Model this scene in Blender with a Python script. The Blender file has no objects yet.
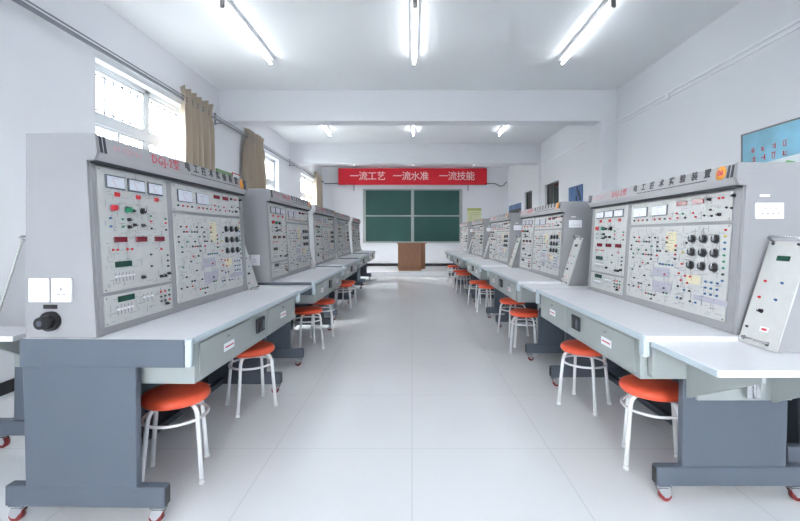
import bpy, bmesh, math, random
from mathutils import Vector, Matrix
random.seed(7)
PI = math.pi
col = bpy.context.scene.collection

# ------------------------------------------------------------------ materials
def lin(c):
    return tuple((x/255/12.92 if x/255 <= .04045 else ((x/255+.055)/1.055)**2.4) for x in c)
MATS = {}
def mat(name, rgb, rough=.5, metal=0., bump=0., bscale=40., vary=0., vscale=3., coat=0., emit=0., spec=.5):
    if name in MATS: return MATS[name]
    m = bpy.data.materials.new(name); m.use_nodes = True
    nt = m.node_tree; b = nt.nodes['Principled BSDF']
    c = lin(rgb)
    b.inputs['Base Color'].default_value = (*c, 1)
    b.inputs['Roughness'].default_value = rough
    b.inputs['Metallic'].default_value = metal
    b.inputs['Coat Weight'].default_value = coat
    b.inputs['Specular IOR Level'].default_value = spec
    if emit:
        b.inputs['Emission Color'].default_value = (*c, 1)
        b.inputs['Emission Strength'].default_value = emit
    tc = nt.nodes.new('ShaderNodeTexCoord')
    if vary:
        n = nt.nodes.new('ShaderNodeTexNoise'); n.inputs['Scale'].default_value = vscale; n.inputs['Detail'].default_value = 4
        nt.links.new(tc.outputs['Object'], n.inputs['Vector'])
        r = nt.nodes.new('ShaderNodeValToRGB')
        r.color_ramp.elements[0].position = .3; r.color_ramp.elements[1].position = .7
        r.color_ramp.elements[0].color = (*[x*(1-vary) for x in c], 1)
        r.color_ramp.elements[1].color = (*[min(1, x*(1+vary)) for x in c], 1)
        nt.links.new(n.outputs['Fac'], r.inputs['Fac']); nt.links.new(r.outputs['Color'], b.inputs['Base Color'])
    if bump:
        n = nt.nodes.new('ShaderNodeTexNoise'); n.inputs['Scale'].default_value = bscale
        nt.links.new(tc.outputs['Object'], n.inputs['Vector'])
        bp = nt.nodes.new('ShaderNodeBump'); bp.inputs['Strength'].default_value = bump; bp.inputs['Distance'].default_value = .01
        nt.links.new(n.outputs['Fac'], bp.inputs['Height']); nt.links.new(bp.outputs['Normal'], b.inputs['Normal'])
    MATS[name] = m
    return m
M = {}
M['wall'] = mat('white_plaster', (231, 233, 238), .85, bump=.08, bscale=25, vary=.02, vscale=.7)
M['ceil'] = mat('ceiling_paint', (238, 240, 243), .9, bump=.05, bscale=20, vary=.02, vscale=.5)
M['black_skirt'] = mat('black_skirting', (28, 28, 34), .35)
M['grey'] = mat('grey_powder_coat', (152, 153, 157), .45, bump=.06, bscale=300, vary=.02, vscale=5)
M['head'] = mat('header_grey', (174, 174, 177), .45, vary=.02, vscale=5)
M['shadowgap'] = mat('dark_gap', (50, 52, 58), .7)
M['blue'] = mat('slate_blue_coat', (88, 97, 110), .42, bump=.05, bscale=250, vary=.02, vscale=4)
M['dark'] = mat('dark_slate_panel', (64, 72, 82), .55, vary=.04, vscale=4)
M['apron'] = mat('pale_grey_green_coat', (158, 165, 165), .4, vary=.02, vscale=5)
M['top'] = mat('pale_laminate', (234, 235, 240), .3, vary=.015, vscale=6, coat=.1)
M['edge'] = mat('pale_blue_edging', (190, 203, 211), .3)
M['panel'] = mat('instrument_panel', (197, 199, 198), .4, vary=.03, vscale=30)
M['print'] = mat('printed_lines', (140, 142, 150), .5)
M['print_b'] = mat('printed_patch', (176, 176, 190), .5)
M['print_y'] = mat('printed_yellow', (220, 214, 184), .5)
M['black'] = mat('black_plastic', (26, 26, 30), .35)
M['white'] = mat('white_plastic', (240, 241, 246), .35)
M['red'] = mat('red_plastic', (200, 38, 48), .3)
M['green'] = mat('green_plastic', (28, 128, 92), .3)
M['blueP'] = mat('blue_plastic', (46, 96, 150), .3)
M['yellow'] = mat('yellow_plastic', (222, 196, 70), .35)
M['meterf'] = mat('meter_face', (226, 230, 240), .2)
M['meterr'] = mat('meter_rim', (78, 86, 98), .35)
M['dispr'] = mat('dark_red_display', (120, 28, 44), .15)
M['dispg'] = mat('dark_green_display', (30, 74, 62), .15)
M['steel'] = mat('chrome', (200, 202, 205), .25, metal=.9)
M['alu'] = mat('grey_metal', (128, 132, 140), .4, metal=.3)
M['orange'] = mat('orange_vinyl', (238, 94, 64), .38, bump=.1, bscale=60, vary=.04, vscale=8)
M['legw'] = mat('white_enamel', (232, 234, 238), .3)
M['castred'] = mat('red_rubber', (128, 38, 40), .45)
M['rubber'] = mat('grey_rubber', (150, 150, 150), .6)
M['badge'] = mat('orange_badge', (244, 164, 64), .4)
M['inkred'] = mat('red_ink', (205, 70, 88), .5)
M['inkpink'] = mat('pink_ink', (218, 160, 172), .5)
M['ink'] = mat('black_ink', (52, 54, 64), .5)
M['banner'] = mat('red_banner_cloth', (216, 26, 46), .65, bump=.1, bscale=12, vary=.05, vscale=2)
M['bannertext'] = mat('banner_lettering', (246, 214, 214), .6)
M['board'] = mat('green_chalkboard', (30, 78, 74), .5, vary=.12, vscale=1.3)
M['boardframe'] = mat('board_aluminium', (160, 166, 166), .4, metal=.3)
M['frame'] = mat('white_window_frame', (226, 230, 234), .35)
M['bars'] = mat('window_bars', (98, 104, 110), .5)
M['darkglass'] = mat('dark_glass', (46, 50, 52), .1, vary=.3, vscale=2)
M['dframe'] = mat('grey_green_frame', (104, 110, 108), .5)
M['tube'] = mat('tube_glow', (250, 253, 255), .3, emit=4.6)
M['post_sky'] = mat('poster_sky', (140, 200, 226), .4, vary=.22, vscale=2.5)
M['post_white'] = mat('poster_white', (226, 236, 240), .4)
M['leaf'] = mat('poster_leaf', (110, 184, 110), .4)
M['post_navy'] = mat('poster_navy', (84, 122, 170), .4, vary=.35, vscale=7)
M['post_dark'] = mat('poster_dark', (36, 48, 72), .4)
M['post_green'] = mat('poster_green', (124, 160, 118), .5, vary=.1)
M['post_brown'] = mat('poster_brown', (164, 142, 132), .5, vary=.1)
M['post_yel'] = mat('poster_yellow', (214, 216, 178), .5, vary=.08, vscale=9)
M['post_olive'] = mat('poster_olive', (176, 184, 110), .5)

def wood():
    m = bpy.data.materials.new('brown_wood_veneer'); m.use_nodes = True
    nt = m.node_tree; b = nt.nodes['Principled BSDF']; b.inputs['Roughness'].default_value = .45
    tc = nt.nodes.new('ShaderNodeTexCoord'); mp = nt.nodes.new('ShaderNodeMapping'); mp.inputs['Scale'].default_value = (9, 9, 1.2)
    n = nt.nodes.new('ShaderNodeTexNoise'); n.inputs['Scale'].default_value = 3; n.inputs['Detail'].default_value = 6
    r = nt.nodes.new('ShaderNodeValToRGB')
    r.color_ramp.elements[0].color = (*lin((132, 88, 62)), 1); r.color_ramp.elements[1].color = (*lin((172, 122, 90)), 1)
    nt.links.new(tc.outputs['Object'], mp.inputs['Vector']); nt.links.new(mp.outputs['Vector'], n.inputs['Vector'])
    nt.links.new(n.outputs['Fac'], r.inputs['Fac']); nt.links.new(r.outputs['Color'], b.inputs['Base Color'])
    return m
M['wood'] = wood()
def floor_mat():
    m = bpy.data.materials.new('pale_glossy_floor'); m.use_nodes = True
    nt = m.node_tree; b = nt.nodes['Principled BSDF']
    tc = nt.nodes.new('ShaderNodeTexCoord')
    br = nt.nodes.new('ShaderNodeTexBrick'); br.offset = 0
    br.inputs['Scale'].default_value = 1; br.inputs['Brick Width'].default_value = .8; br.inputs['Row Height'].default_value = .8
    br.inputs['Mortar Size'].default_value = .003; br.inputs['Mortar Smooth'].default_value = .3
    br.inputs['Color1'].default_value = (*lin((242, 243, 246)), 1); br.inputs['Color2'].default_value = (*lin((240, 242, 245)), 1)
    br.inputs['Mortar'].default_value = (*lin((222, 224, 229)), 1)
    nt.links.new(tc.outputs['Object'], br.inputs['Vector'])
    n = nt.nodes.new('ShaderNodeTexNoise'); n.inputs['Scale'].default_value = 1.4; n.inputs['Detail'].default_value = 5
    nt.links.new(tc.outputs['Object'], n.inputs['Vector'])
    mx = nt.nodes.new('ShaderNodeMixRGB'); mx.blend_type = 'MULTIPLY'; mx.inputs['Fac'].default_value = .04
    nt.links.new(br.outputs['Color'], mx.inputs['Color1']); nt.links.new(n.outputs['Fac'], mx.inputs['Color2'])
    nt.links.new(mx.outputs['Color'], b.inputs['Base Color'])
    b.inputs['Roughness'].default_value = .27
    b.inputs['Coat Weight'].default_value = .15; b.inputs['Coat Roughness'].default_value = .12
    return m
M['floor'] = floor_mat()
def curtain_mat():
    m = bpy.data.materials.new('beige_curtain'); m.use_nodes = True
    nt = m.node_tree; b = nt.nodes['Principled BSDF']; b.inputs['Roughness'].default_value = .8
    b.inputs['Base Color'].default_value = (*lin((176, 163, 147)), 1)
    b.inputs['Sheen Weight'].default_value = .3
    tr = nt.nodes.new('ShaderNodeBsdfTranslucent'); tr.inputs['Color'].default_value = (*lin((204, 194, 178)), 1)
    mx = nt.nodes.new('ShaderNodeMixShader'); mx.inputs['Fac'].default_value = .15
    out = nt.nodes['Material Output']
    nt.links.new(b.outputs[0], mx.inputs[1]); nt.links.new(tr.outputs[0], mx.inputs[2]); nt.links.new(mx.outputs[0], out.inputs['Surface'])
    return m
M['curtain'] = curtain_mat()
def glass_mat():
    m = bpy.data.materials.new('window_glass'); m.use_nodes = True
    nt = m.node_tree; nt.nodes.remove(nt.nodes['Principled BSDF'])
    t = nt.nodes.new('ShaderNodeBsdfTransparent'); t.inputs['Color'].default_value = (.96, .98, .98, 1)
    g = nt.nodes.new('ShaderNodeBsdfGlossy'); g.inputs['Roughness'].default_value = .05
    mx = nt.nodes.new('ShaderNodeMixShader'); mx.inputs['Fac'].default_value = .06
    nt.links.new(t.outputs[0], mx.inputs[1]); nt.links.new(g.outputs[0], mx.inputs[2])
    nt.links.new(mx.outputs[0], nt.nodes['Material Output'].inputs['Surface'])
    return m
M['glass'] = glass_mat()

# ------------------------------------------------------------------ mesh builder
class MB:
    def __init__(s): s.bm = bmesh.new(); s.mats = []
    def mi(s, m):
        if m not in s.mats: s.mats.append(m)
        return s.mats.index(m)
    def _fin(s, verts, m, smooth=False):
        i = s.mi(m)
        for f in {f for v in verts for f in v.link_faces}:
            f.material_index = i; f.smooth = smooth
    def box(s, x0, x1, y0, y1, z0, z1, m, bev=0., seg=2, rot=None):
        r = bmesh.ops.create_cube(s.bm, size=1)
        vs = r['verts']
        c = Vector(((x0+x1)/2, (y0+y1)/2, (z0+z1)/2))
        for v in vs:
            v.co = Vector((v.co.x*(x1-x0), v.co.y*(y1-y0), v.co.z*(z1-z0)))
        if bev:
            es = list({e for v in vs for e in v.link_edges})
            q = bmesh.ops.bevel(s.bm, geom=es, offset=bev, segments=seg, affect='EDGES', profile=.5)
            vs = list({v for f in q['faces'] for v in f.verts} | {v for v in vs if v.is_valid})
        for v in vs:
            if rot is not None: v.co = rot @ v.co
            v.co += c
        s._fin(vs, m)
        return s
    def prism(s, pts, a, b, m, axis='x', bev=0.):
        """pts: 2-D outline, extruded along axis from a to b. axis x: pts=(y,z); y: (x,z); z: (x,y)"""
        def P(p, t):
            return {'x': (t, p[0], p[1]), 'y': (p[0], t, p[1]), 'z': (p[0], p[1], t)}[axis]
        A = [s.bm.verts.new(P(p, a)) for p in pts]; B = [s.bm.verts.new(P(p, b)) for p in pts]
        n = len(pts); fs = [s.bm.faces.new(A), s.bm.faces.new(B[::-1])]
        for i in range(n): fs.append(s.bm.faces.new((A[i], B[i], B[(i+1) % n], A[(i+1) % n])))
        vs = A+B
        if bev:
            es = list({e for v in vs for e in v.link_edges})
            q = bmesh.ops.bevel(s.bm, geom=es, offset=bev, segments=2, affect='EDGES', profile=.5)
            vs = list({v for f in q['faces'] for v in f.verts} | {v for v in vs if v.is_valid})
        s._fin(vs, m)
        return s
    def cyl(s, p, q, r, m, r2=None, n=16, smooth=True, caps=True):
        p = Vector(p); q = Vector(q); d = q-p
        R = bmesh.ops.create_cone(s.bm, cap_ends=caps, segments=n, radius1=r, radius2=r if r2 is None else r2, depth=d.length)
        M4 = Matrix.Translation((p+q)/2) @ d.to_track_quat('Z', 'Y').to_matrix().to_4x4()
        for v in R['verts']: v.co = M4 @ v.co
        i = s.mi(m)
        for f in {f for v in R['verts'] for f in v.link_faces}:
            f.material_index = i; f.smooth = smooth and len(f.verts) == 4
        return s
    def tube(s, pts, r, m, n=10, closed=False):
        pts = [Vector(p) for p in pts]; rings = []; N = len(pts); up = Vector((0, 0, 1)); prev = None
        for i, p in enumerate(pts):
            if closed: t = (pts[(i+1) % N]-pts[i-1]).normalized()
            else: t = (pts[min(i+1, N-1)]-pts[max(i-1, 0)]).normalized()
            if prev is None:
                a = t.cross(up)
                if a.length < .1: a = t.cross(Vector((1, 0, 0)))
                a.normalize()
            else:
                a = (prev - t*prev.dot(t)).normalized()
            prev = a; b = t.cross(a)
            rings.append([s.bm.verts.new(p + r*(math.cos(2*PI*k/n)*a + math.sin(2*PI*k/n)*b)) for k in range(n)])
        i_ = s.mi(m)
        for i in range(N if closed else N-1):
            A = rings[i]; B = rings[(i+1) % N]
            for k in range(n):
                f = s.bm.faces.new((A[k], A[(k+1) % n], B[(k+1) % n], B[k])); f.smooth = True; f.material_index = i_
        if not closed:
            for f in (s.bm.faces.new(rings[0][::-1]), s.bm.faces.new(rings[-1])): f.material_index = i_
        return s
    def lathe(s, prof, m, n=32, c=(0, 0, 0)):
        rings = []
        for (r, z) in prof:
            if r < 1e-5: rings.append([s.bm.verts.new((c[0], c[1], c[2]+z))])
            else: rings.append([s.bm.verts.new((c[0]+r*math.cos(2*PI*k/n), c[1]+r*math.sin(2*PI*k/n), c[2]+z)) for k in range(n)])
        i_ = s.mi(m)
        for A, B in zip(rings, rings[1:]):
            for k in range(n):
                k2 = (k+1) % n
                if len(A) == 1 and len(B) == 1: continue
                if len(A) == 1: f = s.bm.faces.new((A[0], B[k2], B[k]))
                elif len(B) == 1: f = s.bm.faces.new((A[k], A[k2], B[0]))
                else: f = s.bm.faces.new((A[k], A[k2], B[k2], B[k]))
                f.smooth = True; f.material_index = i_
        return s
    def quad(s, pts, m):
        f = s.bm.faces.new([s.bm.verts.new(p) for p in pts]); f.material_index = s.mi(m); return s
    def mesh(s, name):
        bmesh.ops.recalc_face_normals(s.bm, faces=s.bm.faces[:])
        me = bpy.data.meshes.new(name); s.bm.to_mesh(me); s.bm.free()
        for m in s.mats: me.materials.append(m)
        return me
    def build(s, name, parent=None, loc=None, rot=None):
        o = bpy.data.objects.new(name, s.mesh(name)); col.objects.link(o)
        if parent: o.parent = parent
        if loc: o.location = loc
        if rot: o.rotation_euler = rot
        return o
def inst(name, me, parent, loc, rot=(0, 0, 0)):
    o = bpy.data.objects.new(name, me); col.objects.link(o); o.parent = parent; o.location = loc; o.rotation_euler = rot
    return o
def tag(o, label, cat, group=None):
    o['label'] = label; o['category'] = cat
    if group: o['group'] = group
    return o
def empty(name, loc=(0, 0, 0), rz=0):
    o = bpy.data.objects.new(name, None); col.objects.link(o); o.location = loc; o.rotation_euler = (0, 0, rz); o.empty_display_size = .1
    return o
def struct(o): o['kind'] = 'structure'; return o
def copy_tree(o, parent=None):
    c = o.copy(); col.objects.link(c); c.parent = parent
    for ch in [x for x in CH.get(o.name, [])]: copy_tree(ch, c)
    return c
CH = {}
def index_children():
    CH.clear()
    for o in col.objects:
        if o.parent: CH.setdefault(o.parent.name, []).append(o)
_tc = {}
def text_mesh(body, size, m, ext=.0008, bold=0., align='CENTER', spacing=1.):
    key = (body, size, m.name, align, spacing)
    if key in _tc: return _tc[key]
    cu = bpy.data.curves.new('txt', 'FONT'); cu.body = body; cu.size = size; cu.extrude = ext; cu.offset = bold
    cu.align_x = align; cu.align_y = 'CENTER'; cu.space_character = spacing; cu.resolution_u = 2
    ob = bpy.data.objects.new('txt', cu); col.objects.link(ob)
    dg = bpy.context.evaluated_depsgraph_get(); dg.update()
    me = bpy.data.meshes.new_from_object(ob.evaluated_get(dg))
    bpy.data.objects.remove(ob); bpy.data.curves.remove(cu)
    me.materials.clear(); me.materials.append(m)
    _tc[key] = me
    return me

# ------------------------------------------------------------------ room
XL, XR, YB, YF, ZC = -3.2, 3.4, 14.5, -4.6, 3.66
PLAT = .15
o = MB().box(XL-.3, XR+.3, YF-.3, YB+.3, -.12, 0, M['floor']).build('floor'); struct(o)
o = MB().box(XL-.3, XR+.3, YF-.3, YB+.3, ZC, ZC+.12, M['ceil']).build('ceiling'); struct(o)
wins = [(-3.9, -2.0), (4.14, 6.0), (8.0, 9.86), (11.8, 13.65)]
WZ0, WZ1 = .95, 3.05
b = MB()
b.box(XL-.26, XL, YF, YB, 0, WZ0, M['wall']); b.box(XL-.26, XL, YF, YB, WZ1, ZC, M['wall'])
ys = [YF] + [y for w in wins for y in w] + [YB]
for i in range(0, len(ys), 2): b.box(XL-.26, XL, ys[i], ys[i+1], WZ0, WZ1, M['wall'])
struct(b.build('wall_left'))
rw = [(9.5, 10.48), (11.45, 12.37)]; RZ0, RZ1 = 1.98, 2.53
b = MB()
b.box(XR, XR+.2, YF, YB, 0, RZ0, M['wall']); b.box(XR, XR+.2, YF, YB, RZ1, ZC, M['wall'])
ys = [YF, 9.5, 10.48, 11.45, 12.37, YB]
for i in range(0, len(ys), 2): b.box(XR, XR+.2, ys[i], ys[i+1], RZ0, RZ1, M['wall'])
struct(b.build('wall_right'))
struct(MB().box(XL-.26, XR+.2, YB, YB+.2, 0, ZC, M['wall']).build('wall_back'))
b = MB()
b.box(XL-.26, XR+.2, YF-.2, YF, 0, 1.1, M['wall']); b.box(XL-.26, XR+.2, YF-.2, YF, 2.9, ZC, M['wall'])
b.box(XL-.26, -.9, YF-.2, YF, 1.1, 2.9, M['wall']); b.box(.9, XR+.2, YF-.2, YF, 1.1, 2.9, M['wall'])
struct(b.build('wall_front'))
f = MB()  # window added behind the camera, out of view, to bring daylight to the foreground
for z in (1.1, 2.3, 2.85): f.box(-.9, .9, YF-.13, YF-.07, z, z+.05, M['frame'])
for x in (-.9, -.025, .85): f.box(x, x+.05, YF-.13, YF-.07, 1.1, 2.9, M['frame'])
fo = struct(f.build('window_9'))
MB().box(-.88, .88, YF-.104, YF-.096, 1.12, 2.88, M['glass']).build('glass_pane', fo)
for k, (y0, n) in enumerate(((-1.2, 3), (2.81, 4), (6.81, 1), (10.8, 2))):
    struct(MB().box(XL, XR, y0, y0+.28, 3.145, ZC, M['wall']).build('trim_%d' % n))
for k, (y0, n) in enumerate(((-1.2, 5), (6.81, 7), (10.8, 8))):   # columns on the right wall
    d = .25 if n in (5, 6, 7) else .06
    struct(MB().box(XR-d, XR, y0, y0+.62, 0, 3.145 if n != 7 else 3.145, M['wall']).build('trim_%d' % n))
struct(MB().box(-3.2, 3.4, 12.25, YB, 0, PLAT, M['floor'], bev=.004).build('trim_9'))
struct(MB().box(XL, XR, YB-.02, YB, PLAT, PLAT+.1, M['black_skirt']).build('baseboard_back'))
struct(MB().box(XL, XL+.015, YF, 12.25, 0, .1, M['black_skirt']).build('baseboard_left'))
b = MB()
for y0, y1 in ((YF, -1.2), (-.58, 6.81), (7.43, 10.8), (11.42, 12.25)): b.box(XR-.015, XR, y0, y1, 0, .1, M['black_skirt'])
struct(b.build('baseboard_right'))

# left windows: white frames, glass, bars outside
for k, (y0, y1) in enumerate(wins):
    X = XL-.13; f = MB(); t = .05
    f.box(X-.03, X+.03, y0, y1, WZ1-t, WZ1, M['frame']); f.box(X-.03, X+.03, y0, y1, WZ0, WZ0+t, M['frame'])
    for y in (y0, y1-t, ): f.box(X-.03, X+.03, y, y+t, WZ0, WZ1, M['frame'])
    ym = y0+.97 if k == 1 else (y0+y1)/2-.08
    f.box(X-.03, X+.03, ym-.035, ym+.035, WZ0, WZ1, M['frame'])
    f.box(X-.035, X+.035, y0, y1, 2.42, 2.52, M['frame'])
    for (a, c_) in ((y0+t, ym-.035), (ym+.035, y1-t)):   # sash rims
        for (za, zb) in ((WZ0+t, 2.42), (2.52, WZ1-t)):
            s_ = .028
            f.box(X-.018, X+.018, a, a+s_, za, zb, M['frame']); f.box(X-.018, X+.018, c_-s_, c_, za, zb, M['frame'])
            f.box(X-.018, X+.018, a, c_, za, za+s_, M['frame']); f.box(X-.018, X+.018, a, c_, zb-s_, zb, M['frame'])
            if za < 2: f.box(X-.02, X+.02, (a+c_)/2-.02, (a+c_)/2+.02, za, zb, M['frame'])
    fo = struct(f.build('window_%d' % (k+1)))
    MB().box(X-.004, X+.004, y0+.02, y1-.02, WZ0+.02, WZ1-.02, M['glass']).build('glass_pane', fo)
    g = MB(); xb = XL-.24
    n = int((y1-y0)/.135)
    for i in range(n+1):
        y = y0+.03+(y1-y0-.06)*i/n
        g.cyl((xb, y, WZ0), (xb, y, WZ1), .012, M['bars'], n=6)
    for z in (1.2, 1.9, 2.56, 2.62, 3.0): g.cyl((xb, y0, z), (xb, y1, z), .012, M['bars'], n=6)
    g.build('window_bars', fo)
for k, (y0, y1) in enumerate(rw):
    f = MB(); X = XR+.05; t = .035
    f.box(X, X+.04, y0, y1, RZ1-t, RZ1, M['dframe']); f.box(X, X+.04, y0, y1, RZ0, RZ0+t, M['dframe'])
    for y in (y0, (y0+y1)/2-.02, y1-t): f.box(X, X+.04, y, y+t, RZ0, RZ1, M['dframe'])
    fo = struct(f.build('window_%d' % (k+6)))
    MB().box(X+.015, X+.025, y0+.01, y1-.01, RZ0+.01, RZ1-.01, M['darkglass']).build('glass_pane', fo)

# ------------------------------------------------------------------ ceiling lights
LX = (-1.91, .03, 2.03)
def make_light():
    r = empty('tube_light'); L = 1.45
    MB().box(-.042, .042, 0, L, -.045, 0, M['white'], bev=.006).build('batten', r)
    MB().cyl((0, .035, -.095), (0, L-.035, -.095), .0155, M['tube'], n=14).build('tube', r)
    for y in (0.0, L-.03): MB().box(-.022, .022, y, y+.03, -.12, -.046, M['rubber'], bev=.005).build('lamp_holder', r)
    return r
lt = make_light(); index_children()
first = True
rown = ['in the row nearest the camera', 'in the middle row between the two beams', 'in the farthest row by the red banner']
sd = ['left', 'centre', 'right']
for j, y in enumerate((4.12, 8.12, 12.15, .12, -3.6)):
    for i, x in enumerate(LX):
        o = lt if first else copy_tree(lt); first = False
        o.location = (x, y, ZC)
        nm = rown[j] if j < 3 else ('in the row above the camera' if j == 3 else 'in the row at the rear of the room')
        tag(o, 'glowing white fluorescent tube light, %s one %s' % (sd[i], nm), 'ceiling light', 'fluorescent tube lights on the ceiling')

# ------------------------------------------------------------------ curtain rod, conduit, curtains
rd = empty('curtain_rod', (XL+.1, 0, 3.09))
b = MB(); b.cyl((0, YF+.1, 0), (0, YB-.2, 0), .02, M['alu'], n=12)
b.build('rod', rd)
MB().cyl((.02, YF+.1, .035), (.02, YB-.2, .035), .008, M['alu'], n=8).build('cord_rail', rd)
for y in (-2.9, -.9, 2.6, 6.65, 10.7, 14.0):
    g = MB(); g.box(-.098, -.085, y-.025, y+.025, -.05, .14, M['alu'], bev=.003); g.box(-.09, .015, y-.012, y+.012, -.035, -.02, M['alu'])
    g.build('bracket', rd)
tag(rd, 'long grey metal curtain rod running along left wall above the windows', 'curtain rod')
rb = empty('curtain_rod', (0, YB-.1, 3.06))
MB().tube([(XL+.12, 0, 0), (2.9, 0, 0), (3.0, 0, -.04), (3.08, -.02, -.1), (3.2, -.05, -.08), (3.3, -.12, .05)], .018, M['alu']).build('rod', rb)
for x in (-2.05, 1.98):
    g = MB(); g.box(x-.015, x+.015, .085, .098, -.25, .03, M['alu']); g.box(x-.012, x+.012, -.01, .09, -.03, -.018, M['alu']); g.box(x-.012, x+.012, .02, .09, -.2, -.19, M['alu'])
    g.build('bracket', rb)
tag(rb, 'thin metal rod across the back wall below the red banner', 'curtain rod')
cb = MB(); cb.box(XR-.018, XR-.001, YF, 6.805, 3.12, 3.145, M['white']); cb.box(XR-.018, XR-.001, YF, 6.8, 3.065, 3.082, M['white'])
cb.box(XR-.022, XR-.001, 5.4, 5.47, 3.05, 3.15, M['white'], bev=.003)
tag(cb.build('cable_conduit'), 'white cable conduit running high along right wall to the column', 'conduit')
cb = MB(); cb.box(XR-.018, XR-.001, 7.44, 14.2, 3.08, 3.10, M['white'])
tag(cb.build('cable_conduit'), 'white cable conduit high on right wall beyond the column', 'conduit')

def curtain(y0, y1, flare, label, seed):
    rr = random.Random(seed); bm = bmesh.new()
    z0, z1 = .25, 3.25; NY, NZ = 90, 30; npl = max(4, int((y1-y0)/.15)); ph = rr.random()*6
    rows = []
    for j in range(NZ+1):
        t = j/NZ; z = z1+(z0-z1)*t
        pinch = 1-.16*math.exp(-((z-3.09)/.07)**2)
        w = (1 if t < .1 else 1+flare*min(1, (t-.1)*2))*pinch
        row = []
        for i in range(NY+1):
            s_ = i/NY; yc = (y0+y1)/2; y = yc+(s_-.5)*(y1-y0)*w
            a = .07*(.6+.4*min(1, t*4))*(1-.3*math.exp(-((z-3.09)/.07)**2))
            ph2 = ph + .8*math.sin(3*s_+t*1.2)
            x = XL+.105 + a*math.sin(2*PI*npl*s_+ph2)+.012*math.sin(2*PI*npl*2.3*s_+t*2)
            zz = z + (.012*math.sin(2*PI*npl*s_+1) if j == 0 else 0)
            row.append(bm.verts.new((x, y, zz)))
        rows.append(row)
    for A, B in zip(rows, rows[1:]):
        for i in range(NY):
            f = bm.faces.new((A[i], A[i+1], B[i+1], B[i])); f.smooth = True
    me = bpy.data.meshes.new('curtain'); bm.to_mesh(me); bm.free(); me.materials.append(M['curtain'])
    r = bpy.data.objects.new('curtain', me); col.objects.link(r)
    md = r.modifiers.new('s', 'SOLIDIFY'); md.thickness = .004
    tag(r, label, 'curtain', 'beige pleated curtains on the left wall')
curtain(5.48, 6.3, .06, 'beige pleated curtain gathered beside the first and nearest window', 3)
curtain(7.6, 8.5, .12, 'beige pleated curtain gathered over the near half of second window', 5)
curtain(13.0, 13.95, .05, 'beige pleated curtain farthest away, by the back left corner', 8)

# ------------------------------------------------------------------ back wall things
bd = empty('chalkboard', (0, YB-.03, 0)); F = 410/14.45
bx0, bx1, bz0, bz1 = -1.73, 1.77, .98, 2.87
g = MB(); w = .045
g.box(bx0, bx1, -.035, .028, bz1-w, bz1, M['boardframe']); g.box(bx0, bx1, -.035, .028, bz0, bz0+w, M['boardframe'])
g.box(bx0, bx0+.1, -.035, .028, bz0, bz1, M['boardframe']); g.box(bx1-.1, bx1, -.035, .028, bz0, bz1, M['boardframe'])
g.box(-.03, .07, -.035, .028, bz0, bz1, M['boardframe'], bev=.004)
g.box(bx0, bx1, -.09, -.035, bz0-.005, bz0+.02, M['boardframe'])
g.build('board_frame', bd)
zm = (bz0+bz1)/2
for (a, c_) in ((bx0+.1, -.03), (.07, bx1-.1)):
    for (za, zb, yy) in ((bz0+w, zm-.005, 0), (zm+.005, bz1-w, -.012)):
        q = MB().box(a, c_, yy-.01, yy+.012, za, zb, M['board']).build('board_panel', bd)
        MB().box(a, c_, yy-.02, yy-.011, (zb-.02) if za < 1.5 else za, zb if za < 1.5 else za+.02, M['boardframe']).build('panel_edge', q)
tag(bd, 'large dark green chalkboard of four sliding panels with grey frame', 'chalkboard')

bn = empty('banner', (0.02, YB-.15, 0))
bz = (3.02, 3.57)
bm_ = MB(); bm_.box(-2.6, 2.6, -.012, .012, bz[0], bz[1], M['banner'])
bm_.cyl((-2.6, 0, bz[0]), (2.6, 0, bz[0]), .016, M['banner'], n=10); bm_.cyl((-2.6, 0, bz[1]), (2.6, 0, bz[1]), .016, M['banner'], n=10)
bm_.build('cloth', bn)
for body, x in (('一流工艺', -1.57), ('一流水准', -.06), ('一流技能', 1.55)):
    me = text_mesh(body, .325, M['bannertext'], .002, spacing=.93, bold=.002)
    inst('lettering', me, bn, (x, -.0155, 3.295), (PI/2, 0, 0))
tag(bn, 'wide red banner with white Chinese slogan above the chalkboard', 'banner')

pd = empty('lectern', (-.01, 12.75, PLAT)); W = .42; H = .86
b = MB(); b.box(-W, .28, -.22, .22, .05, H-.03, M['wood'], bev=.004); b.prism([(.28, -.22), (W, -.06), (W, .22), (.28, .22)], .05, H-.03, M['wood'], axis='z')
b.box(-W+.02, .3, -.2, .2, 0, .05, M['wood'])
b.build('body', pd)
MB().prism([(-W-.03, -.26), (.3, -.26), (W+.04, -.08), (W+.04, .24), (-W-.03, .24)], H-.03, H, M['wood'], axis='z', bev=.004).build('top', pd)
for (a, c_, za, zb) in ((-.36, -.09, .12, .74), (-.05, .22, .12, .74)):
    MB().box(a, c_, -.232, -.222, za, zb, M['wood'], bev=.003).build('door', pd)
tag(pd, 'brown wooden lectern standing on platform below the chalkboard', 'lectern')

ps = MB(); ps.box(-.25, .25, -.006, .006, -.36, .36, M['post_yel']); ps.box(-.25, .25, -.0075, -.006, .27, .36, M['post_olive'])
rr = random.Random(2)
for i in range(8): ps.box(-.2, -.2+.1+rr.random()*.28, -.0075, -.006, .2-i*.065, .215-i*.065, M['post_olive'])
tag(ps.build('poster', None, (2.2, YB-.01, 1.84)), 'pale yellow notice poster on the back wall right of the chalkboard', 'poster')

def glyph(b, cx, cz, s, m, rr, mk):
    """an illegible little character: a few strokes, built by mk(x0,x1,z0,z1)"""
    for _ in range(3):
        z = cz+(rr.random()-.5)*s; w = s*(.5+.5*rr.random())/2; mk(b, cx-w, cx+w, z-s*.05, z+s*.05, m)
    for _ in range(2):
        x = cx+(rr.random()-.5)*s*.7; h = s*(.5+.5*rr.random())/2; mk(b, x-s*.05, x+s*.05, cz-h, cz+h, m)

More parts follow.
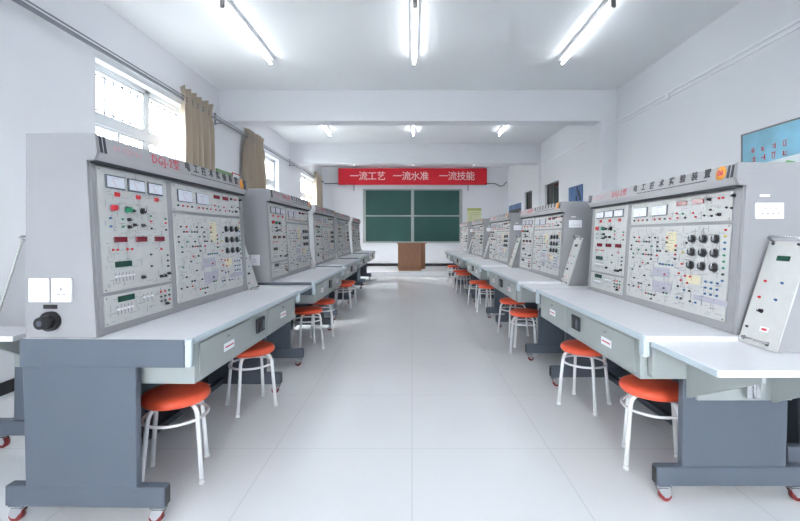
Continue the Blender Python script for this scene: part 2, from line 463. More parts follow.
# right wall posters (x = inner side of wall)
def wallquad_R(b, y0, y1, z0, z1, m, d): b.box(XR-d, XR-.001, y0, y1, z0, z1, m)
b = MB(); wallquad_R(b, 2.2, 4.22, 1.55, 2.28, M['post_sky'], .012); b.box(XR-.016, XR-.001, 4.2, 4.22, 1.55, 2.28, M['alu']); b.box(XR-.016, XR-.001, 2.2, 4.22, 2.265, 2.28, M['alu'])
rr = random.Random(11)
mkR = lambda b, x0, x1, z0, z1, m: b.box(XR-.0145, XR-.012, -x1, -x0, z0, z1, m)
for c in range(14):
    yy = 4.07-.115*c-(.09 if c > 3 else 0)-(.09 if c > 8 else 0)
    for zc in (2.085, 2.0):
        glyph(b, -yy, zc, .055, M['inkred'], rr, mkR)
b.prism([(2.2, 1.78), (3.4, 1.88), (4.2, 1.83), (4.2, 1.93), (3.3, 1.98), (2.2, 1.86)], XR-.0135, XR-.012, M['post_white'], axis='x')
for (yc, s_) in ((3.86, 1), (3.72, -1)):
    b.prism([(yc-.07*s_, 1.83), (yc+.02*s_, 1.84), (yc+.1*s_, 1.90), (yc+.02*s_, 1.925), (yc-.05*s_, 1.88)], XR-.0155, XR-.0135, M['leaf'], axis='x')
tag(b.build('poster'), 'large sky blue poster with red writing and green sprout on right wall', 'poster')
b = MB(); wallquad_R(b, 8.15, 8.85, 1.9, 2.265, M['post_navy'], .02)
for (y, z, s_) in ((8.3, 2.1, .12), (8.42, 2.0, .1), (8.72, 1.96, .08), (8.38, 2.2, .08), (8.25, 2.0, .09)):
    b.prism([(y-s_/2, z-s_*.6), (y+s_/3, z-s_/2), (y+s_/2, z+s_/3), (y-s_/4, z+s_*.6)], XR-.022, XR-.02, M['post_dark'], axis='x')
tag(b.build('poster'), 'blue mottled picture board on right wall just beyond the column', 'poster')
b = MB(); wallquad_R(b, 12.75, 14.3, 1.7, 2.26, M['post_navy'], .02); wallquad_R(b, 12.75, 14.3, 1.7, 2.09, M['black'], .023)
tag(b.build('poster'), 'blue picture with black lower band near the back right corner', 'poster')
b = MB()
b.box(XL+.001, XL+.014, 6.68, 7.5, 1.6, 2.34, M['post_green']); b.box(XL+.001, XL+.017, 6.9, 7.46, 1.65, 2.27, M['post_brown'])
tag(b.build('poster'), 'green and brown framed picture on left wall between first two curtains', 'poster')
b = MB(); b.box(XL+.022, XL+.028, 7.24, 7.58, 1.9, 2.36, M['inkred']); b.box(XL+.021, XL+.030, 7.26, 7.56, 1.92, 2.34, M['post_white'])
b.box(XL+.03, XL+.032, 7.35, 7.47, 2.05, 2.2, M['ink']); b.box(XL+.03, XL+.032, 7.38, 7.44, 2.22, 2.27, M['ink'])
b.box(XL+.001, XL+.02, 7.4, 7.43, 2.0, 2.2, M['alu'])
tag(b.build('sign'), 'white sign with red border and black figure beside second curtain', 'sign')
b = MB(); b.box(-.03, .03, -.03, .03, -.02, 0, M['white'], bev=.005); b.cyl((0, 0, -.02), (0, 0, -.05), .012, M['alu'])
tag(b.build('ceiling_fixture', None, (-2.93, 4.05, ZC)), 'small white fixture on ceiling near the left wall above the curtain rod', 'ceiling fitting')

# ------------------------------------------------------------------ stool
def make_stool():
    r = empty('stool'); zt = .445
    R = .163
    MB().lathe([(0, zt), (R*.6, zt), (R*.86, zt-.003), (R*.96, zt-.012), (R, zt-.026), (R*.985, zt-.04), (R*.93, zt-.05), (0, zt-.05)], M['orange'], n=40).build('seat', r)
    for k in range(4):
        a = PI/4+k*PI/2; c, s = math.cos(a), math.sin(a)
        prof = [(.05, .388), (.095, .387), (.125, .382), (.143, .368), (.152, .345), (.158, .30), (.172, .16), (.186, .012)]
        lg = MB().tube([(p*c, p*s, z) for p, z in prof], .0115, M['legw'], n=10).build('leg', r)
        MB().cyl((.187*c, .187*s, 0), (.1865*c, .1865*s, .024), .0145, M['legw'], n=12).build('foot_cap', lg)
    ring = [(.150*math.cos(2*PI*k/40), .150*math.sin(2*PI*k/40), .315) for k in range(40)]
    MB().tube(ring, .008, M['legw'], n=8, closed=True).build('ring', r)
    return r
st = make_stool(); index_children()
stools = [(-1.23, 2.14, 'orange stool with white legs, nearest one under the left row'),
          (-1.175, 3.0, 'orange stool with white legs, second from the camera under left row'),
          (-1.157, 4.54, 'orange stool with white legs, third from the camera under left row'),
          (-1.13, 5.15, 'orange stool with white legs, fourth from the camera under left row'),
          (-1.155, 6.86, 'orange stool with white legs, fifth from the camera under left row'),
          (-1.16, 7.24, 'orange stool with white legs, farthest one seen under the left row'),
          (1.315, 2.245, 'orange stool with white legs, nearest one under the right row'),
          (1.27, 3.03, 'orange stool with white legs, second from the camera under right row'),
          (1.21, 4.39, 'orange stool with white legs, third from the camera under right row'),
          (1.27, 5.17, 'orange stool with white legs, fourth from the camera under right row'),
          (1.24, 6.65, 'orange stool with white legs, fifth from the camera under right row'),
          (1.17, 7.25, 'orange stool with white legs, sixth from the camera under right row'),
          (1.11, 8.8, 'orange stool with white legs, seventh from the camera under right row'),
          (1.12, 9.47, 'orange stool with white legs, eighth from the camera under right row'),
          (1.10, 10.9, 'orange stool with white legs, farthest one under the right row')]
rr = random.Random(4)
for i, (x, y, lb) in enumerate(stools):
    o = st if i == 0 else copy_tree(st)
    o.location = (x, y, 0); o.rotation_euler = (0, 0, {0: .38, 1: .68, 6: -.45, 7: .785}.get(i, rr.random()*1.5))
    tag(o, lb, 'stool', 'orange stools under the lab tables')

# ------------------------------------------------------------------ lab table
TL, TD, TZ = 1.6, .75, .80
def make_caster(parent, u, v):
    g = MB(); g.box(-.028, .028, -.028, .028, .073, .078, M['steel']); g.cyl((0, 0, .06), (0, 0, .074), .018, M['steel'])
    for s in (-1, 1): g.prism([(-.026, .064), (.026, .064), (.036, .034), (.022, .018), (.004, .022), (-.014, .04)], s*.017-.0015, s*.017+.0015, M['steel'], axis='x')
    g.box(-.02, .02, -.024, .022, .058, .064, M['steel'])
    c = g.build('caster', parent, (u, v, 0))
    MB().cyl((-.0125, .014, .0275), (.0125, .014, .0275), .0275, M['castred'], n=20).cyl((-.014, .014, .0275), (.014, .014, .0275), .012, M['steel'], n=12).build('wheel', c)
def make_table(LL=.40, dz=.0):
    r = empty('lab_table')
    t = MB(); t.box(.007, TL, .012, TD, TZ-.025, TZ, M['top'], bev=.003)
    to = t.build('tabletop', r)
    MB().prism([(.0, TZ-.022), (.0, TZ-.006), (.005, TZ), (.0125, TZ+.0005), (.0125, TZ-.026), (.004, TZ-.026)], .03, TL-.03, M['edge'], axis='x').build('front_edging', to)
    # apron with two drawers
    a = MB(); a.box(.07, TL-.07, .022, .62, .585, TZ-.026, M['apron'], bev=.003); a.build('apron', r)
    for (u0, u1) in ((.1, .66), (.94, 1.5)):
        d = MB(); d.box(u0, u1, .014, .0215, .60, TZ-.042, M['apron'], bev=.002); do = d.build('drawer', r)
        um = (u0+u1)/2
        lp = MB(); lp.box(um-.055, um+.055, .0105, .0138, .655, .695, M['white']); lp.box(um-.045, um+.045, .0098, .0106, .672, .679, M['inkred']); lp.build('label_plate', do)
        MB().cyl((um-.01, .0138, .728), (um-.01, .006, .728), .007, M['steel'], n=12).cyl((um-.01, .007, .728), (um-.01, .005, .728), .004, M['black'], n=8).build('lock', do)
    s = MB(); s.box(.745, .865, .008, .0215, .645, .735, M['shadowgap'], bev=.006); s.box(.76, .8, .004, .008, .66, .715, M['black'], bev=.001); s.box(.815, .85, .004, .008, .66, .715, M['meterr'], bev=.001)
    s.build('socket_outlet', r)
    for e, u0 in enumerate((.0, TL-.14)):
        u1 = u0+.06; f = MB()
        if e == 0: f.box(u0+.007, u1, .03, TD-.01, .68, TZ-.026, M['blue']); f.box(u0, u0+.0065, .03, TD, .68, TZ, M['blue'], bev=.002)
        else: f.box(u0, u1, .06, TD-.01, .665, TZ-.026, M['blue'], bev=.004)
        f.prism([(.236, .16), (.243, .69), (TD-.012, .69), (TD-.025, .16)], u0+.002, u0+.038, M['blue'], axis='x', bev=.004)
        f.box(u0, u0+.045, .116, .815, .075, .165, M['blue'], bev=.006)
        fo = f.build('end_frame', r)
        MB().box(u0+.005, u0+.040, .1125, .1165, .084, .157, M['black'], bev=.002).build('hollow_shade', fo)  # black block stands in for the shade inside the open foot tube
        if e == 0: MB().box(u0, u0+.028, .0, .0295, .68, TZ+.001, M['edge'], bev=.008).build('corner_cap', fo)
        for v in (.15, .77): make_caster(r, u0+.024, v)
    MB().box(TL-.045, TL-.002, .0, .03, .705, TZ-.003, M['edge'], bev=.008).build('corner_cap', r)
    MB().box(.061, TL-.141, .69, .705, .05, .77, M['dark']).build('back_panel', r)
    MB().box(.061, TL-.141, .55, .59, .09, .13, M['dark'], bev=.004).build('foot_rail', r)
    # side leaf on the user's right
    l = MB(); l.box(TL+.002, TL+LL, .035, .72, TZ-.045+dz, TZ-.02+dz, M['top'], bev=.003)
    lo = l.build('side_leaf', r)
    MB().box(TL+.002, TL+LL, .027, .0345, TZ-.044+dz, TZ-.022+dz, M['edge'], bev=.002).build('leaf_edging', lo)
    g = MB(); g.box(TL-.06, TL-.02, .05, .72, .61, TZ-.046, M['apron'], bev=.003)
    g.box(TL-.076, TL-.062, .28, .715, .49, .61, M['apron'], bev=.002)
    g.prism([(TL-.018, .5), (TL-.018, TZ-.046), (TL+.38, TZ-.046), (TL+.38, TZ-.07)], .58, .60, M['apron'], axis='y')
    g.prism([(TL-.018, .52), (TL-.018, TZ-.046), (TL+.38, TZ-.046), (TL+.38, TZ-.07)], .2, .215, M['apron'], axis='y')
    so = g.build('leaf_support', r)
    h = MB(); h.box(TL-.018, TL-.012, .47, .53, .52, .62, M['steel'], bev=.001); h.cyl((TL-.01, .5, .52), (TL-.01, .5, .62), .006, M['steel'], n=8); h.build('hinge', so)
    return r

# ------------------------------------------------------------------ console
CL = 1.56
def make_console(k, badge):
    zz = lambda z: TZ+(z-.8)*k
    r = empty('instrument_console')
    FV = lambda z: .43+.045*(z-TZ)/(.74*k)      # face plane v at height z
    ZT = zz(1.675); ZF = zz(1.565)
    tilt = math.atan(.045/(.74*k))
    vb = .742
    # cabinet: end plates, back, and face frame
    c = MB(); prof = [(.427, TZ+.001), (FV(ZF)-.003, ZF-.002), (.437, ZF-.002), (.425, ZF+.03), (.435, ZT+.002), (vb, ZT+.002), (vb, TZ+.001)]
    c.prism(prof, 0, .018, M['grey'], bev=.002); c.prism(prof, CL-.018, CL, M['grey'], bev=.002)
    c.box(.018, CL-.018, vb-.014, vb, TZ+.001, ZT-.02, M['grey'])
    def slab(u0, u1, z0, z1, t0, t1, m, name=None, parent=None, mb=None):
        q = mb or MB()
        q.prism([(FV(z0)-t1, z0), (FV(z1)-t1, z1), (FV(z1)-t0, z1), (FV(z0)-t0, z0)], u0, u1, m, bev=0)
        return q
    slab(.018, CL-.018, TZ+.001, ZF, -.02, 0, M['grey'], mb=c)
    slab(0.02, .045, TZ+.001, ZF, 0, .006, M['grey'], mb=c); slab(CL-.06, CL-.02, TZ+.001, ZF, 0, .006, M['grey'], mb=c)
    c.build('cabinet', r)
    h = MB(); vh = .428
    h.prism([(vh+.012, ZF), (vh, ZF+.03), (vh+.012, ZT), (vb, ZT), (vb, ZT-.02), (FV(ZF), ZT-.02), (FV(ZF), ZF)], .0185, CL-.0185, M['head'], bev=.002)
    ho = h.build('header', r)
    MB().box(.02, CL-.02, vh+.016, FV(ZF)-.002, ZF-.012, ZF, M['shadowgap']).build('header_seam', ho)
    # lettering on the header (front plane between (vh,ZF+.03) and (vh+.012,ZT))
    th = math.atan(.012/(ZT-ZF-.03)); zc = (ZF+.03+ZT)/2
    hv = lambda z: vh+.012*(z-ZF-.03)/(ZT-ZF-.03)-.0015
    def hl(name, me, u, z): return inst(name, me, ho, (u, hv(z), z), (PI/2-th, 0, 0))
    hs = (ZT-ZF-.03)/.07
    def bar(name, u, w, m):
        q = MB(); q.prism([(vh-.0015, ZF+.035), (vh+.0105, ZT-.004), (vh+.013, ZT-.004), (vh+.002, ZF+.035)], u-w/2, u+w/2, m); q.build(name, ho)
    for u in (.032, .055): bar('stripe', u, .014, M['ink'])
    for u in (CL-.032, CL-.055): bar('stripe', u, .014, M['ink'])
    lg = MB(); rr = random.Random(1)
    mk = lambda b, x0, x1, z0, z1, m: b.box(x0, x1, -.001, .0, z0, z1, m)
    for x in (-.085, -.06, .06, .085): glyph(lg, x, 0, .022, M['inkpink'], rr, mk)
    lg.tube([(.03*math.cos(a*PI/10), 0, .018*math.sin(a*PI/10)) for a in range(20)], .0018, M['inkpink'], n=4, closed=True); mk(lg, -.018, .018, -.002, .002, M['inkpink'])
    lo = lg.build('logo', ho, (.2, hv(zc), zc), (-th, 0, 0))
    hl('lettering', text_mesh('DGJ-2型', .054*hs, M['inkred'], spacing=1.15), .50, zc)
    for i_, ch in enumerate('电工技术实验装置'): hl('lettering', text_mesh(ch, .05*hs, M['ink'], bold=.0008), .71+.094*i_, zc+.01*hs)
    ln = MB(); rr = random.Random(6); x = -.3
    while x < .32:
        w = .006+.006*rr.random(); mk(ln, x, x+w, -.0025, .0025, M['ink']); x += w+.005
    ln.build('small_print', ho, (1.04, hv(zc-.024*hs), zc-.024*hs), (-th, 0, 0))
    bo = MB().lathe([(0, 0), (.03, 0), (.032, .003), (0, .003)], M['badge'], n=24).build('badge', ho, (CL-.10, hv(zc)+.001, zc), (PI/2-th, 0, 0))
    bo.scale = (1, hs*1.1, 1)
    if badge: inst('lettering', text_mesh(badge, .034, M['inkred'], bold=.001), ho, (CL-.12, hv(zc)-.003, zc), (PI/2-th, 0, 0))
    # panels
    S = 1.04
    def panel(s0, s1, z0, z1, seed, npr, patches=()):
        q = slab(s0*S, s1*S, zz(z0), zz(z1), 0, .006, M['panel'])
        rr = random.Random(seed)
        def mark(u0, u1, za, zb, m, lift=.0068): slab(u0, u1, za, zb, .0055, lift, m, mb=q)
        for (a, b_, c_, d_, m) in patches: mark(a*S, b_*S, zz(c_), zz(d_), M[m], .0064)
        for _ in range(npr):
            u = s0*S+.02+rr.random()*((s1-s0)*S-.08); z = zz(z0)+.012+rr.random()*(zz(z1)-zz(z0)-.03)
            if rr.random() < .6: mark(u, u+.012+.04*rr.random(), z, z+.0022, M['print'])
            else: mark(u, u+.0022, z, min(z+.01+.03*rr.random(), zz(z1)-.004), M['print'])
        o = q.build('instrument_panel', r)
        for (s, z) in ((s0+.012, z0+.01), (s1-.012, z0+.01), (s0+.012, z1-.01), (s1-.012, z1-.01)):
            inst('screw', SCREW, o, (s*S, FV(zz(z))-.006, zz(z)), (-tilt, 0, 0))
        return o
    panel(.05, .53, .985, 1.545, 1, 150)
    panel(.05, .53, .835, .968, 2, 34)
    panel(.585, 1.43, 1.385, 1.54, 3, 60)
    panel(.585, 1.43, .85, 1.365, 4, 420, ((.87, 1.04, .93, 1.0, 'print_b'), (.86, 1.02, 1.03, 1.09, 'print_b'), (.97, 1.06, 1.2, 1.33, 'print_y'), (1.16, 1.26, 1.02, 1.07, 'print_y'), (1.22, 1.44, .93, .96, 'print_b')))
    def put(name, me, s, z, scale=None, lift=.006):
        return inst(name, me, r, (s*S, FV(zz(z))-lift, zz(z)), (-tilt, 0, 0))
    kz = k
    for s in (.15, .29, .43): put('panel_meter', METER[('s', k)], s, 1.485)
    for s in (.70, .895): put('panel_meter', METER[('l', k)], s, 1.474)
    for s in (.165, .305, .445): put('display', DISP['r'], s, 1.22)
    put('display', DISP['g'], .175, 1.105); put('display', DISP['g'], .18, .945)
    for s in (1.085, 1.21): put('display', DISP['r'], s, 1.505)
    for s in (.16, .30, .44): put('indicator_lamp', LAMP, s, 1.43)
    put('stop_button', BTN['red'], .125, 1.365); put('start_button', BTN['green'], .215, 1.362)
    put('rotary_switch', KNOB['m'], .325, 1.362); put('rotary_switch', KNOB['s'], .255, 1.36)
    for (s, z) in ((.225, 1.315), (.225, 1.28), (.26, 1.29), (.32, 1.29), (.30, 1.03), (.505, 1.03), (.44, 1.02), (.47, 1.02), (.475, .87), (1.29, 1.51), (1.44, 1.515), (1.36, 1.42)):
        put('rotary_switch', KNOB['s'], s, z)
    for i in range(3):
        for j in range(3): put('rheostat_knob', KNOB['l'], 1.19+.08*i, 1.285-.078*j)
    for i in range(6): put('slide_switch', SLIDE, .125+.022*i, 1.045)
    for i in range(5): put('slide_switch', SLIDE, .125+.022*i, .895)
    for i in range(3): put('slide_switch', SLIDE, .30+.03*i, .925)
    J = []
    add = lambda c, *p: [J.append((c, a, z)) for (a, z) in p]
    add('blueP', (.11, 1.318), (.11, 1.28)); add('green', (.185, 1.316), (.185, 1.28), (.385, 1.34), (.505, 1.33))
    add('red', (.385, 1.312), (.505, 1.307), (.115, 1.173), (.143, 1.173), (.205, 1.173), (.235, 1.173), (.455, 1.165))
    add('black', (.385, 1.275), (.505, 1.27), (.37, 1.14), (.37, 1.08), (.505, 1.13), (.505, 1.10), (.505, 1.07))
    for i, s in enumerate((.43, .465, .50)):
        add('red' if i < 2 else 'green', (s, .938)); add('black', (s, .912)); add('red' if i == 2 else 'black', (s, .888))
    for i in range(8): J.append((('black', 'red', 'red')[i % 3], .63+.048*i + (.03 if i > 3 else 0), 1.415))
    add('red', (1.05, 1.445), (1.18, 1.44), (1.35, 1.51), (1.375, 1.51), (1.06, 1.415), (1.2, 1.415))
    add('black', (1.12, 1.415), (1.26, 1.42), (1.3, 1.45), (1.4, 1.455), (1.43, 1.45), (1.31, 1.415))
    add('green', (1.1, 1.44)); 
    rr = random.Random(9)
    for i in range(9): J.append((rr.choice(['black', 'green', 'blueP', 'red', 'yellow', 'green']), 1.405, 1.335-.034*i))
    for i in range(3):
        for j in range(3): J.append(('blueP', 1.30+.038*i, 1.045-.034*j))
    for (s, z, c) in ((1.10, 1.07, 'red'), (1.15, 1.06, 'red'), (1.19, 1.06, 'red'), (1.12, 1.03, 'red'), (1.17, 1.02, 'red'), (1.10, .99, 'black'), (1.15, .975, 'blueP'), (1.19, .975, 'black'), (1.10, .92, 'blueP'), (1.13, .92, 'black'), (1.2, .915, 'black'), (1.24, .915, 'blueP'), (1.12, 1.13, 'red'), (1.12, 1.2, 'yellow'), (1.145, 1.26, 'black')):
        J.append((c, s, z))
    for j in range(4): J.append((('red', 'black')[j % 2], 1.06, 1.24-.028*j))
    for i in range(5): J.append(('blueP' if i != 2 else 'green', .93+.028*i, 1.115))
    for _ in range(200):
        if sum(1 for q in J) >= 142: break
        s = .615+rr.random()*.40; z = .88+rr.random()*.42
        s = round(s/.028)*.028; z = round(z/.03)*.03
        if all(abs(s-a)+abs(z-b_) > .022 for (_, a, b_) in J): J.append((rr.choice(['black', 'black', 'black', 'red', 'ink', 'green']), s, z))
    n = 0
    for (c_, s, z) in J:
        put('jack' if n < 99 else 'terminal', JACK[c_ if c_ != 'ink' else 'black'], s, z); n += 1
    return r
# shared instrument meshes (front towards -y)
SCREW = MB().cyl((0, 0, 0), (0, -.0015, 0), .004, M['steel'], n=8).mesh('screw')
METER = {}
for k in (1.02, .886):
    for t, w, h in (('s', .062, .032), ('l', .075, .036)):
        h2 = h*k; b = MB(); b.box(-w, w, -.008, 0, -h2, h2, M['meterr'], bev=.003)
        e = .007 if t == 's' else .004
        b.box(-w+e, w-e, -.0092, -.0078, -h2+e, h2-e, M['meterf'])
        b.tube([((w-.02)*math.sin(a*.11-.44)*1.2, -.0095, -h2+.012+(h2*1.25)*math.cos(a*.11-.44)) for a in range(9)], .0008, M['print'], n=4)
        b.tube([(0, -.0096, -h2+.012), (-w*.4, -.0096, h2*.4)], .0007, M['red'], n=4)
        METER[(t, k)] = b.mesh('panel_meter')
DISP = {'r': MB().box(-.042, .042, -.006, 0, -.013, .013, M['dispr'], bev=.002).mesh('display'),
        'g': MB().box(-.054, .054, -.006, 0, -.014, .014, M['dispg'], bev=.002).mesh('display')}
LAMP = MB().box(-.011, .011, -.01, 0, -.008, .008, M['red'], bev=.002).box(-.016, .016, -.003, 0, -.011, .011, M['red'], bev=.001).mesh('indicator_lamp')
def btn(m): return MB().cyl((0, 0, 0), (0, -.006, 0), .018, M['steel'], n=20).cyl((0, -.006, 0), (0, -.024, 0), .0145, m, r2=.013, n=20).mesh('button')
BTN = {'red': btn(M['red']), 'green': btn(M['green'])}
def knob(r_):
    b = MB(); b.cyl((0, 0, 0), (0, -.004, 0), r_*1.15, M['steel'] if r_ > .015 else M['black'], n=20); b.cyl((0, -.004, 0), (0, -.018, 0), r_, M['black'], r2=r_*.85, n=20)
    b.box(-r_*.12, r_*.12, -.0195, -.017, 0, r_*.8, M['white']); 
    if r_ > .018: b.cyl((0, -.018, 0), (0, -.0195, 0), r_*.4, M['alu'], n=14)
    return b.mesh('knob')
KNOB = {'s': knob(.008), 'm': knob(.0145), 'l': knob(.0215)}
SLIDE = MB().box(-.0025, .0025, -.001, 0, -.022, .022, M['print']).box(-.005, .005, -.008, 0, .0, .009, M['white'], bev=.001).mesh('slide_switch')
JACK = {}
for c_ in ('black', 'red', 'green', 'blueP', 'yellow'):
    JACK[c_] = MB().cyl((0, 0, 0), (0, -.003, 0), .0058, M[c_], n=10).cyl((0, -.003, 0), (0, -.008, 0), .0042, M[c_], n=10).mesh('jack')

# things on console end plates
def console_left_end(r):      # two white plates, black knob
    for v, kind in ((.675, 0), (.575, 1)):
        b = MB(); b.box(-.011, -.0005, v-.045, v+.045, TZ+.158, TZ+.262, M['white'], bev=.003); o = b.build('socket_plate', r)
        q = MB()
        if kind: q.box(-.0125, -.011, v-.02, v-.006, TZ+.19, TZ+.194, M['print']); q.box(-.0125, -.011, v+.004, v+.018, TZ+.19, TZ+.194, M['print']); q.box(-.0125, -.011, v-.003, v+.003, TZ+.208, TZ+.222, M['print'])
        else: q.box(-.014, -.011, v-.03, v+.03, TZ+.18, TZ+.24, M['white'], bev=.001)
        q.build('socket_face', o)
    MB().box(-.004, -.0005, .60, .66, TZ+.128, TZ+.146, M['black']).build('name_plate', r)
    MB().cyl((-.0005, .625, TZ+.075), (-.018, .625, TZ+.075), .043, M['black'], n=28).cyl((-.018, .625, TZ+.075), (-.06, .625, TZ+.075), .03, M['black'], r2=.026, n=18).cyl((-.06, .625, TZ+.075), (-.062, .625, TZ+.075), .012, M['meterr'], n=14).build('end_knob', r)
def console_right_end(r, k):
    zc = TZ+.62*k; b = MB(); b.box(CL+.0005, CL+.012, .505, .63, zc-.028, zc+.045, M['white'], bev=.003); o = b.build('socket_plate', r)
    q = MB()
    for i in range(4): q.box(CL+.012, CL+.0135, .528+.024*i, .536+.024*i, zc-.004, zc+.0, M['ink'])
    for i in range(2): q.box(CL+.012, CL+.0135, .545+.045*i, .55+.045*i, zc+.016, zc+.021, M['print'])
    q.build('socket_face', o)
    MB().box(CL+.0005, CL+.002, .53, .575, zc+.072, zc+.083, M['white']).build('name_plate', r)
    MB().box(CL+.0005, CL+.01, .56, .65, TZ+.19, TZ+.26, M['meterr'], bev=.003).build('vent_cover', r)

# ------------------------------------------------------------------ tilted side module standing on the leaf
def make_module():
    r = empty('instrument_module'); z0 = TZ-.0195; H = .44; W = .18; a = math.atan(.14/H)
    v0, v1 = .42, .42+.14
    b = MB(); b.prism([(v0+.004, z0), (v1+.004, z0+H), (v1+.09, z0+H-.02), (v1+.09, z0+H*.45), (v1+.10, z0)], 0, W, M['grey'], bev=.003)
    b.build('housing', r)
    p = MB(); p.prism([(v0-.004, z0+.003), (v1-.004, z0+H+.003), (v1+.003, z0+H+.003), (v0+.003, z0+.003)], -.004, W+.004, M['panel'])
    rr = random.Random(3)
    V = lambda z: v0-.004+(v1-v0)*(z-z0)/H
    for _ in range(30):
        z = z0+.03+rr.random()*.38; u = .01+rr.random()*.1
        p.prism([(V(z)-.0008, z), (V(z+.002)-.0008, z+.002), (V(z+.002)+.001, z+.002), (V(z)+.001, z)], u, u+.01+.025*rr.random(), M['print'])
    p.build('front_plate', r)
    def put(name, me, u, z): inst(name, me, r, (u, V(z)-.0005, z), (-a, 0, 0))
    put('display', DISP2, .09, z0+.37)
    for (u, z, c_) in ((.04, .27, 'red'), (.12, .27, 'blueP'), (.035, .2, 'red'), (.115, .2, 'blueP'), (.02, .07, 'black'), (.02, .02, 'black'), (.14, .02, 'black'), (.02, .43, 'black'), (.14, .43, 'black')): put('jack', JACK[c_], u, z0+z)
    put('rotary_switch', KNOB['s'], .065, z0+.145)
    put('label_plate', LBL, .105, z0+.075)
    h = MB(); h.tube([(.02, v1-.004, z0+H-.002), (.02, v1-.03, z0+H+.018), (.03, v1-.034, z0+H+.022), (W-.03, v1-.034, z0+H+.022), (W-.02, v1-.03, z0+H+.018), (W-.02, v1-.004, z0+H-.002)], .006, M['steel'], n=8); h.build('handle', r)
    h = MB(); h.tube([(.03, v0-.002, z0+.03), (.035, v0-.02, z0+.03), (W-.035, v0-.02, z0+.03), (W-.03, v0-.002, z0+.03)], .005, M['steel'], n=8); h.build('handle', r)
    return r
DISP2 = MB().box(-.03, .03, -.004, 0, -.011, .011, M['dispg'], bev=.001).mesh('display')
LBL = MB().box(-.02, .02, -.002, 0, -.01, .01, M['white']).box(-.012, .012, -.003, -.002, -.005, .005, M['inkred']).mesh('label_plate')

# ------------------------------------------------------------------ place units
tb = make_table(); tbL = make_table(.48, .0)
consL = make_console(1.02, ''); console_left_end(consL); console_right_end(consL, 1.02)
consR = make_console(.886, ''); console_left_end(consR); console_right_end(consR, .886)
mod = make_module()
index_children()
ordn = ['nearest', 'second', 'third', 'fourth', 'farthest']
def from_cam(i): return {0: 'nearest the camera', 1: 'second from the camera', 2: 'third from the camera', 3: 'fourth from the camera', 4: 'farthest from the camera'}[i]
D = math.radians
Ls = [(-.948, 1.757, 1.2), (-.925, 3.90, .3), (-.985, 5.99, 0), (-1.03, 8.08, 0), (-1.045, 10.17, 0)]
Rs = [(1.03, 1.82, 0), (1.02, 3.97, 0), (1.0, 6.05, 0), (.975, 8.13, 0), (.945, 10.21, 0)]
used = set()
def take(o):
    if o.name in used: return copy_tree(o)
    used.add(o.name); return o
def unit(side, i, x, y, rot, cons, extra=None):
    row = side + ' row'
    t = take(tbL if side == 'left' else tb); t.location = (x, y, 0); t.rotation_euler = (0, 0, rot)
    c = take(cons); c.location = (x, y, 0); c.rotation_euler = (0, 0, rot)
    off = Vector((.02, 0, 0)); off.rotate(Matrix.Rotation(rot, 3, 'Z')); c.location = Vector((x, y, 0))+off
    m = take(mod); off = Vector((TL+.006, 0, 0)); off.rotate(Matrix.Rotation(rot, 3, 'Z')); m.location = Vector((x, y, 0))+off; m.rotation_euler = (0, 0, rot)
    if extra:
        tag(t, 'slate framed lab table %s, mostly hidden' % extra, 'lab table', 'lab tables'); tag(c, 'grey console %s, mostly hidden' % extra, 'console', 'instrument consoles'); tag(m, 'small slanted instrument module %s, mostly hidden' % extra, 'instrument module', 'slanted side modules')
    else:
        tag(t, 'white topped lab table with slate frame, %s in the %s' % (from_cam(i), row), 'lab table', 'lab tables')
        tag(c, 'grey console full of jacks and meters, %s in the %s' % (from_cam(i), row), 'console', 'instrument consoles')
        tag(m, 'narrow slanted instrument module on the side leaf of the %s %s table' % (ordn[i], side), 'instrument module', 'slanted side modules')
    return t, c, m
for i, (x, y, a) in enumerate(Ls): unit('left', i, x, y, PI/2-D(a), consL)
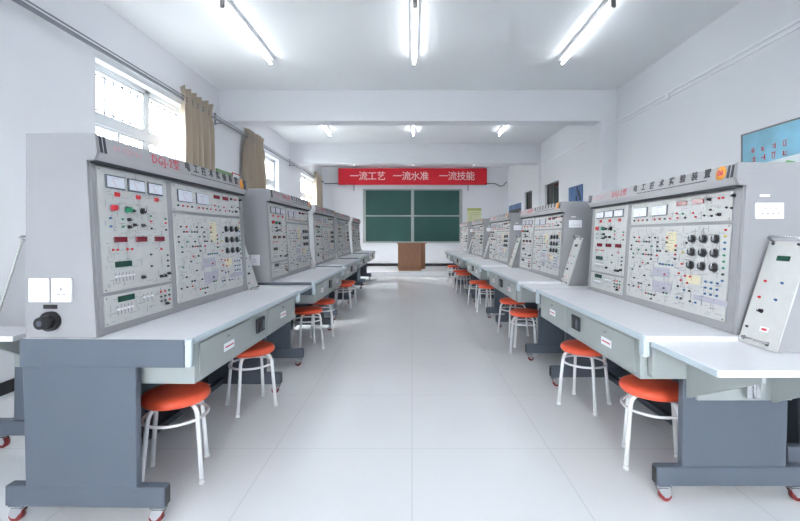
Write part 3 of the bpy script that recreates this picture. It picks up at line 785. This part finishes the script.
for i, (x, y, a) in enumerate(Rs):
    t, c, m = unit('right', i, x, y+TL, -PI/2+D(a), consR)
    if i == 0:
        hd = [o for o in col.objects if o.parent == c and o.name.startswith('header')][0]
        k = .886; ZF = TZ+.765*k; ZT = TZ+.875*k; zc = (ZF+.03+ZT)/2
        hv = .428+.006-.0015
        inst('lettering', text_mesh('06', .036, M['inkred'], bold=.0012), hd, (CL-.10, hv-.0035, zc), (PI/2-math.atan(.012/(ZT-ZF-.03)), 0, 0))
unit('rear', 0, -2.57, 2.30+TL, -PI/2, consL, 'behind the left row, facing the windows')
unit('rear', 0, 2.74, 2.1, PI/2, consR, 'behind the right row, facing the right wall')

# ------------------------------------------------------------------ world, camera, view
w = bpy.data.worlds.new('World'); bpy.context.scene.world = w; w.use_nodes = True
nt = w.node_tree; bg = nt.nodes['Background']; bg.inputs['Strength'].default_value = 12.0
tc = nt.nodes.new('ShaderNodeTexCoord'); sx = nt.nodes.new('ShaderNodeSeparateXYZ'); mr = nt.nodes.new('ShaderNodeValToRGB')
mr.color_ramp.elements[0].position = .0; mr.color_ramp.elements[0].color = (.16, .165, .16, 1)
mr.color_ramp.elements[1].position = .06; mr.color_ramp.elements[1].color = (1, .99, .99, 1)
nt.links.new(tc.outputs['Generated'], sx.inputs[0]); nt.links.new(sx.outputs['Z'], mr.inputs['Fac']); nt.links.new(mr.outputs['Color'], bg.inputs['Color'])
cam = bpy.data.cameras.new('Camera'); co = bpy.data.objects.new('Camera', cam); col.objects.link(co)
co.location = (0, 0, 1.25); co.rotation_euler = (PI/2, 0, 0)
cam.sensor_width = 36; cam.sensor_fit = 'HORIZONTAL'; cam.lens = 410/800*36
cam.shift_x = -12/800; cam.shift_y = -25.5/800; cam.clip_end = 100; cam.clip_start = .05
sc = bpy.context.scene; sc.camera = co
sc.view_settings.view_transform = 'Standard'; sc.view_settings.look = 'None'; sc.view_settings.gamma = 1; sc.view_settings.exposure = 1.72
sc.cycles.max_bounces = 8; sc.cycles.diffuse_bounces = 5; sc.cycles.use_denoising = True
